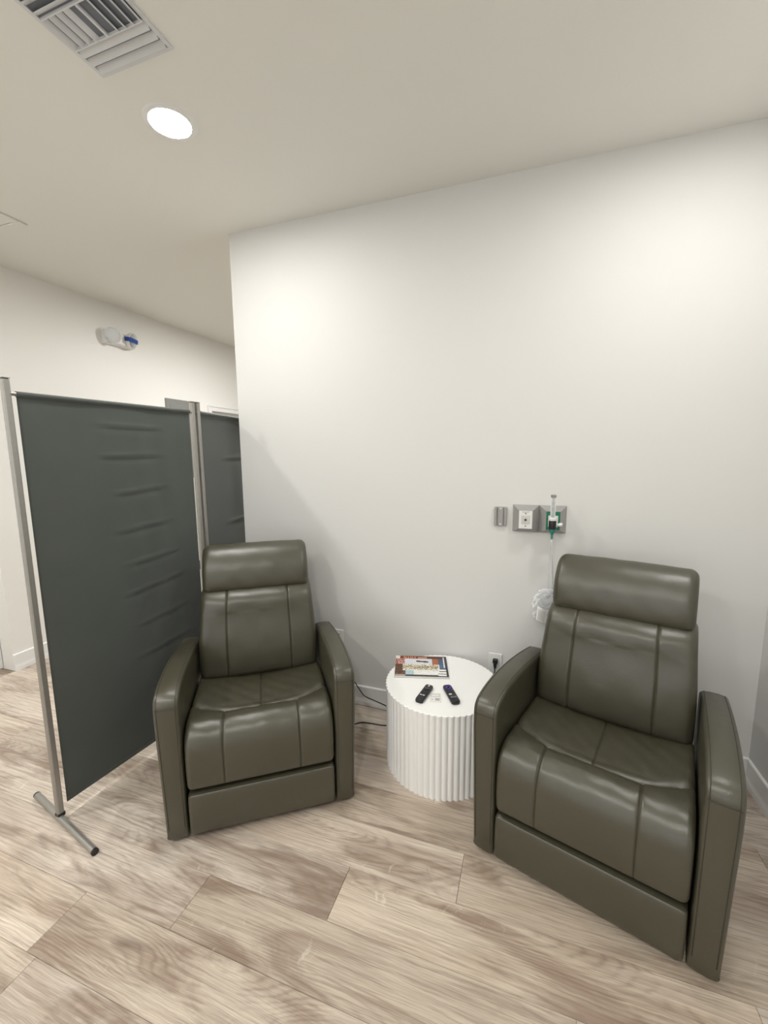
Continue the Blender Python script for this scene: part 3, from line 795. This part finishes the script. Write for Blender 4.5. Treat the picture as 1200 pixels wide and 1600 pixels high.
outlet(-1.075, .403, 'white wall outlet partly hidden behind the left recliner arm')
plug(-1.075, .424, 'black power cord draped along the baseboard left of the table',
     [(-1.07, 2.178, .34), (-1.03, 2.178, .25), (-.985, 2.176, .185), (-.957, 2.176, .150), (-.925, 2.174, .108), (-.895, 2.172, .078), (-.84, 2.172, .062), (-.775, 2.172, .046), (-.70, 2.172, .022), (-.63, 2.165, .0035), (-.59, 2.16, .0035)])
c2 = MB().tube(catmull([(-1.16, 2.06, .0035), (-1.02, 2.0, .0035), (-.93, 1.985, .0035), (-.887, 2.012, .0035), (-.857, 2.034, .0035), (-.80, 2.043, .0035), (-.735, 2.048, .0035), (-.68, 2.07, .0035), (-.64, 2.11, .0035), (-.585, 2.14, .0035)], 8), .0033, 8).build('floor_cord', M_BLACK, None, True)
tag(c2, 'black cord lying on the floor between left recliner and table', 'power cord')

# ------------------------------------------------------------------ emergency light on the hall wall
em = thing('emergency_light', 'white twin-head emergency light with blue tape on the hall wall', 'emergency light', (XH, 2.83, 2.505))
autosmooth(MB().prism([(0, -.055), (.050, -.050), (.062, -.040), (.062, .036), (.052, .050), (0, .055)], 'y', -.135, .135).build('housing', M_WHITEP, em), 20)
def head(yc, turn, tilt, tape):
    mb = MB().lathe([(.026, -.050), (.040, -.040), (.056, -.012), (.058, .004), (.055, .006)], 28, (0, 0, 0), 'x')
    o = autosmooth(mb.build('lamp_head', M_WHITEP, em, loc=(.075, yc, .008), rot=(0, tilt, turn)), 30)
    autosmooth(MB().lathe([(.053, .0065), (.045, -.012), (.02, -.034), (0, -.036)], 28, (0.002, 0, 0), 'x').build('reflector', M_REFL, o), 60)
    autosmooth(MB().lathe([(.054, .007), (.045, .0135), (.025, .018), (0, .0195)], 28, (0, 0, 0), 'x').build('lens', M_LENS, o), 60)
    autosmooth(MB().lathe([(.008, -.03), (.009, -.014), (.005, -.004), (0, -.002)], 12, (0, 0, 0), 'x').build('bulb', M_CHROME, o), 40)
    if tape: MB().add(*band([(-.050, -.040), (.007, -.064), (.016, -.056), (.0215, -.02), (.0215, .03), (.010, .062)], -.015, .015)).build('tape', M_BLUE, o)
    o.scale = (1.15,)*3
def band(pl, z0, z1):
    V = []; n = len(pl)
    for k, (x, y) in enumerate(pl):
        V += [(x, y, z0), (x, y, z1), (x+.0008, y-.0008, z0), (x+.0008, y-.0008, z1)]
    F = []
    for k in range(n-1):
        a_, b_ = 4*k, 4*k+4; F += [(a_, a_+1, b_+1, b_), (a_+2, b_+2, b_+3, a_+3), (a_, b_, b_+2, a_+2), (a_+1, a_+3, b_+3, b_+1)]
    return V, F
head(-.095, math.radians(-30), math.radians(8), False)
head(.095, math.radians(22), math.radians(10), True)

# electrical panel
ep = thing('electrical_panel', 'flush grey metal panel on the hall wall above the screen', 'electrical panel', (XH, 3.509, 1.70))
MB().box(0, .012, -.21, .21, -.375, .375, .002).build('frame', M_PANEL, ep)
MB().box(.012, .016, -.165, .165, -.32, .318, .002).build('panel_door', M_PANEL, ep)
MB().box(.016, .024, .125, .145, -.03, .03, .002).build('latch', M_BLACK, ep)

# ------------------------------------------------------------------ ceiling vents
def vent(cx, cy, half, label, flip=False):
    r = thing('ceiling_vent', label, 'ceiling vent', (cx, cy, ZC), 0, 'ceiling air vents')
    h = half; w = .012
    fr = MB()
    for a_, b_, c_, d_ in ((-h-w, h+w, -h-w, -h), (-h-w, h+w, h, h+w), (-h-w, -h, -h, h), (h, h+w, -h, h)): fr.box(a_, b_, c_, d_, -.006, 0)
    fr.build('frame', M_VENT, r)
    MB().box(-h, h, -h, h, -.0012, -.0002).build('duct_backing', M_DUCT, r)
    def blade(ax, pos, a0, a1, lean, wd):
        # slanted blade: top edge inside, lower edge leaning outwards
        p = [(pos-.001, -.001), (pos+.001, -.001), (pos+lean*wd+.001, -.011), (pos+lean*wd-.001, -.011)]
        if ax == 'x': MB().prism(p, 'x', a0, a1).build('louver_blade', M_VENT, r)
        else: MB().prism(p, 'y', a0, a1).build('louver_blade', M_VENT, r)
    q = h*.36
    for k in range(3):
        blade('x', h-.034-.030*k+.012, -h, h, .95, .018)
        blade('x', -h+.034+.030*k-.012, -h, h, -.95, .018)
    for k in range(4): blade('y', -h+.016+.030*k, -q, q, -.8, .018)
    for k in range(4): blade('y', h-.016-.030*k, -q, q, .8, .018)
    MB().box(-.004, .004, -q, q, -.010, -.001, .001).build('centre_bar', M_VENT, r)
    for s_ in (-1, 1): MB().box(-h, h, s_*q-.002, s_*q+.002, -.010, -.001, .0005).build('divider', M_VENT, r)
vent(-1.267, 1.062, .140, 'white louvered ceiling vent at the top left beside the downlight')
v2 = thing('ceiling_vent', 'flat white ceiling grille cut off by the left edge', 'ceiling vent', (-2.855, 1.57, ZC), 0, 'ceiling air vents')
fr = MB(); h = .17; w = .05
for a_, b_, c_, d_ in ((-h, h, -h, -h+w), (-h, h, h-w, h), (-h, -h+w, -h+w, h-w), (h-w, h, -h+w, h-w)): fr.box(a_, b_, c_, d_, -.010, 0, .003)
fr.build('frame', M_CEIL, v2)
MB().box(-h+w+.004, h-w-.004, -h+w+.004, h-w-.004, -.006, -.002, .001).build('grille_face', M_CEIL, v2)
MB().box(-h+w, h-w, -h+w, h-w, -.0015, -.0004).build('duct_backing', M_DUCT, v2)
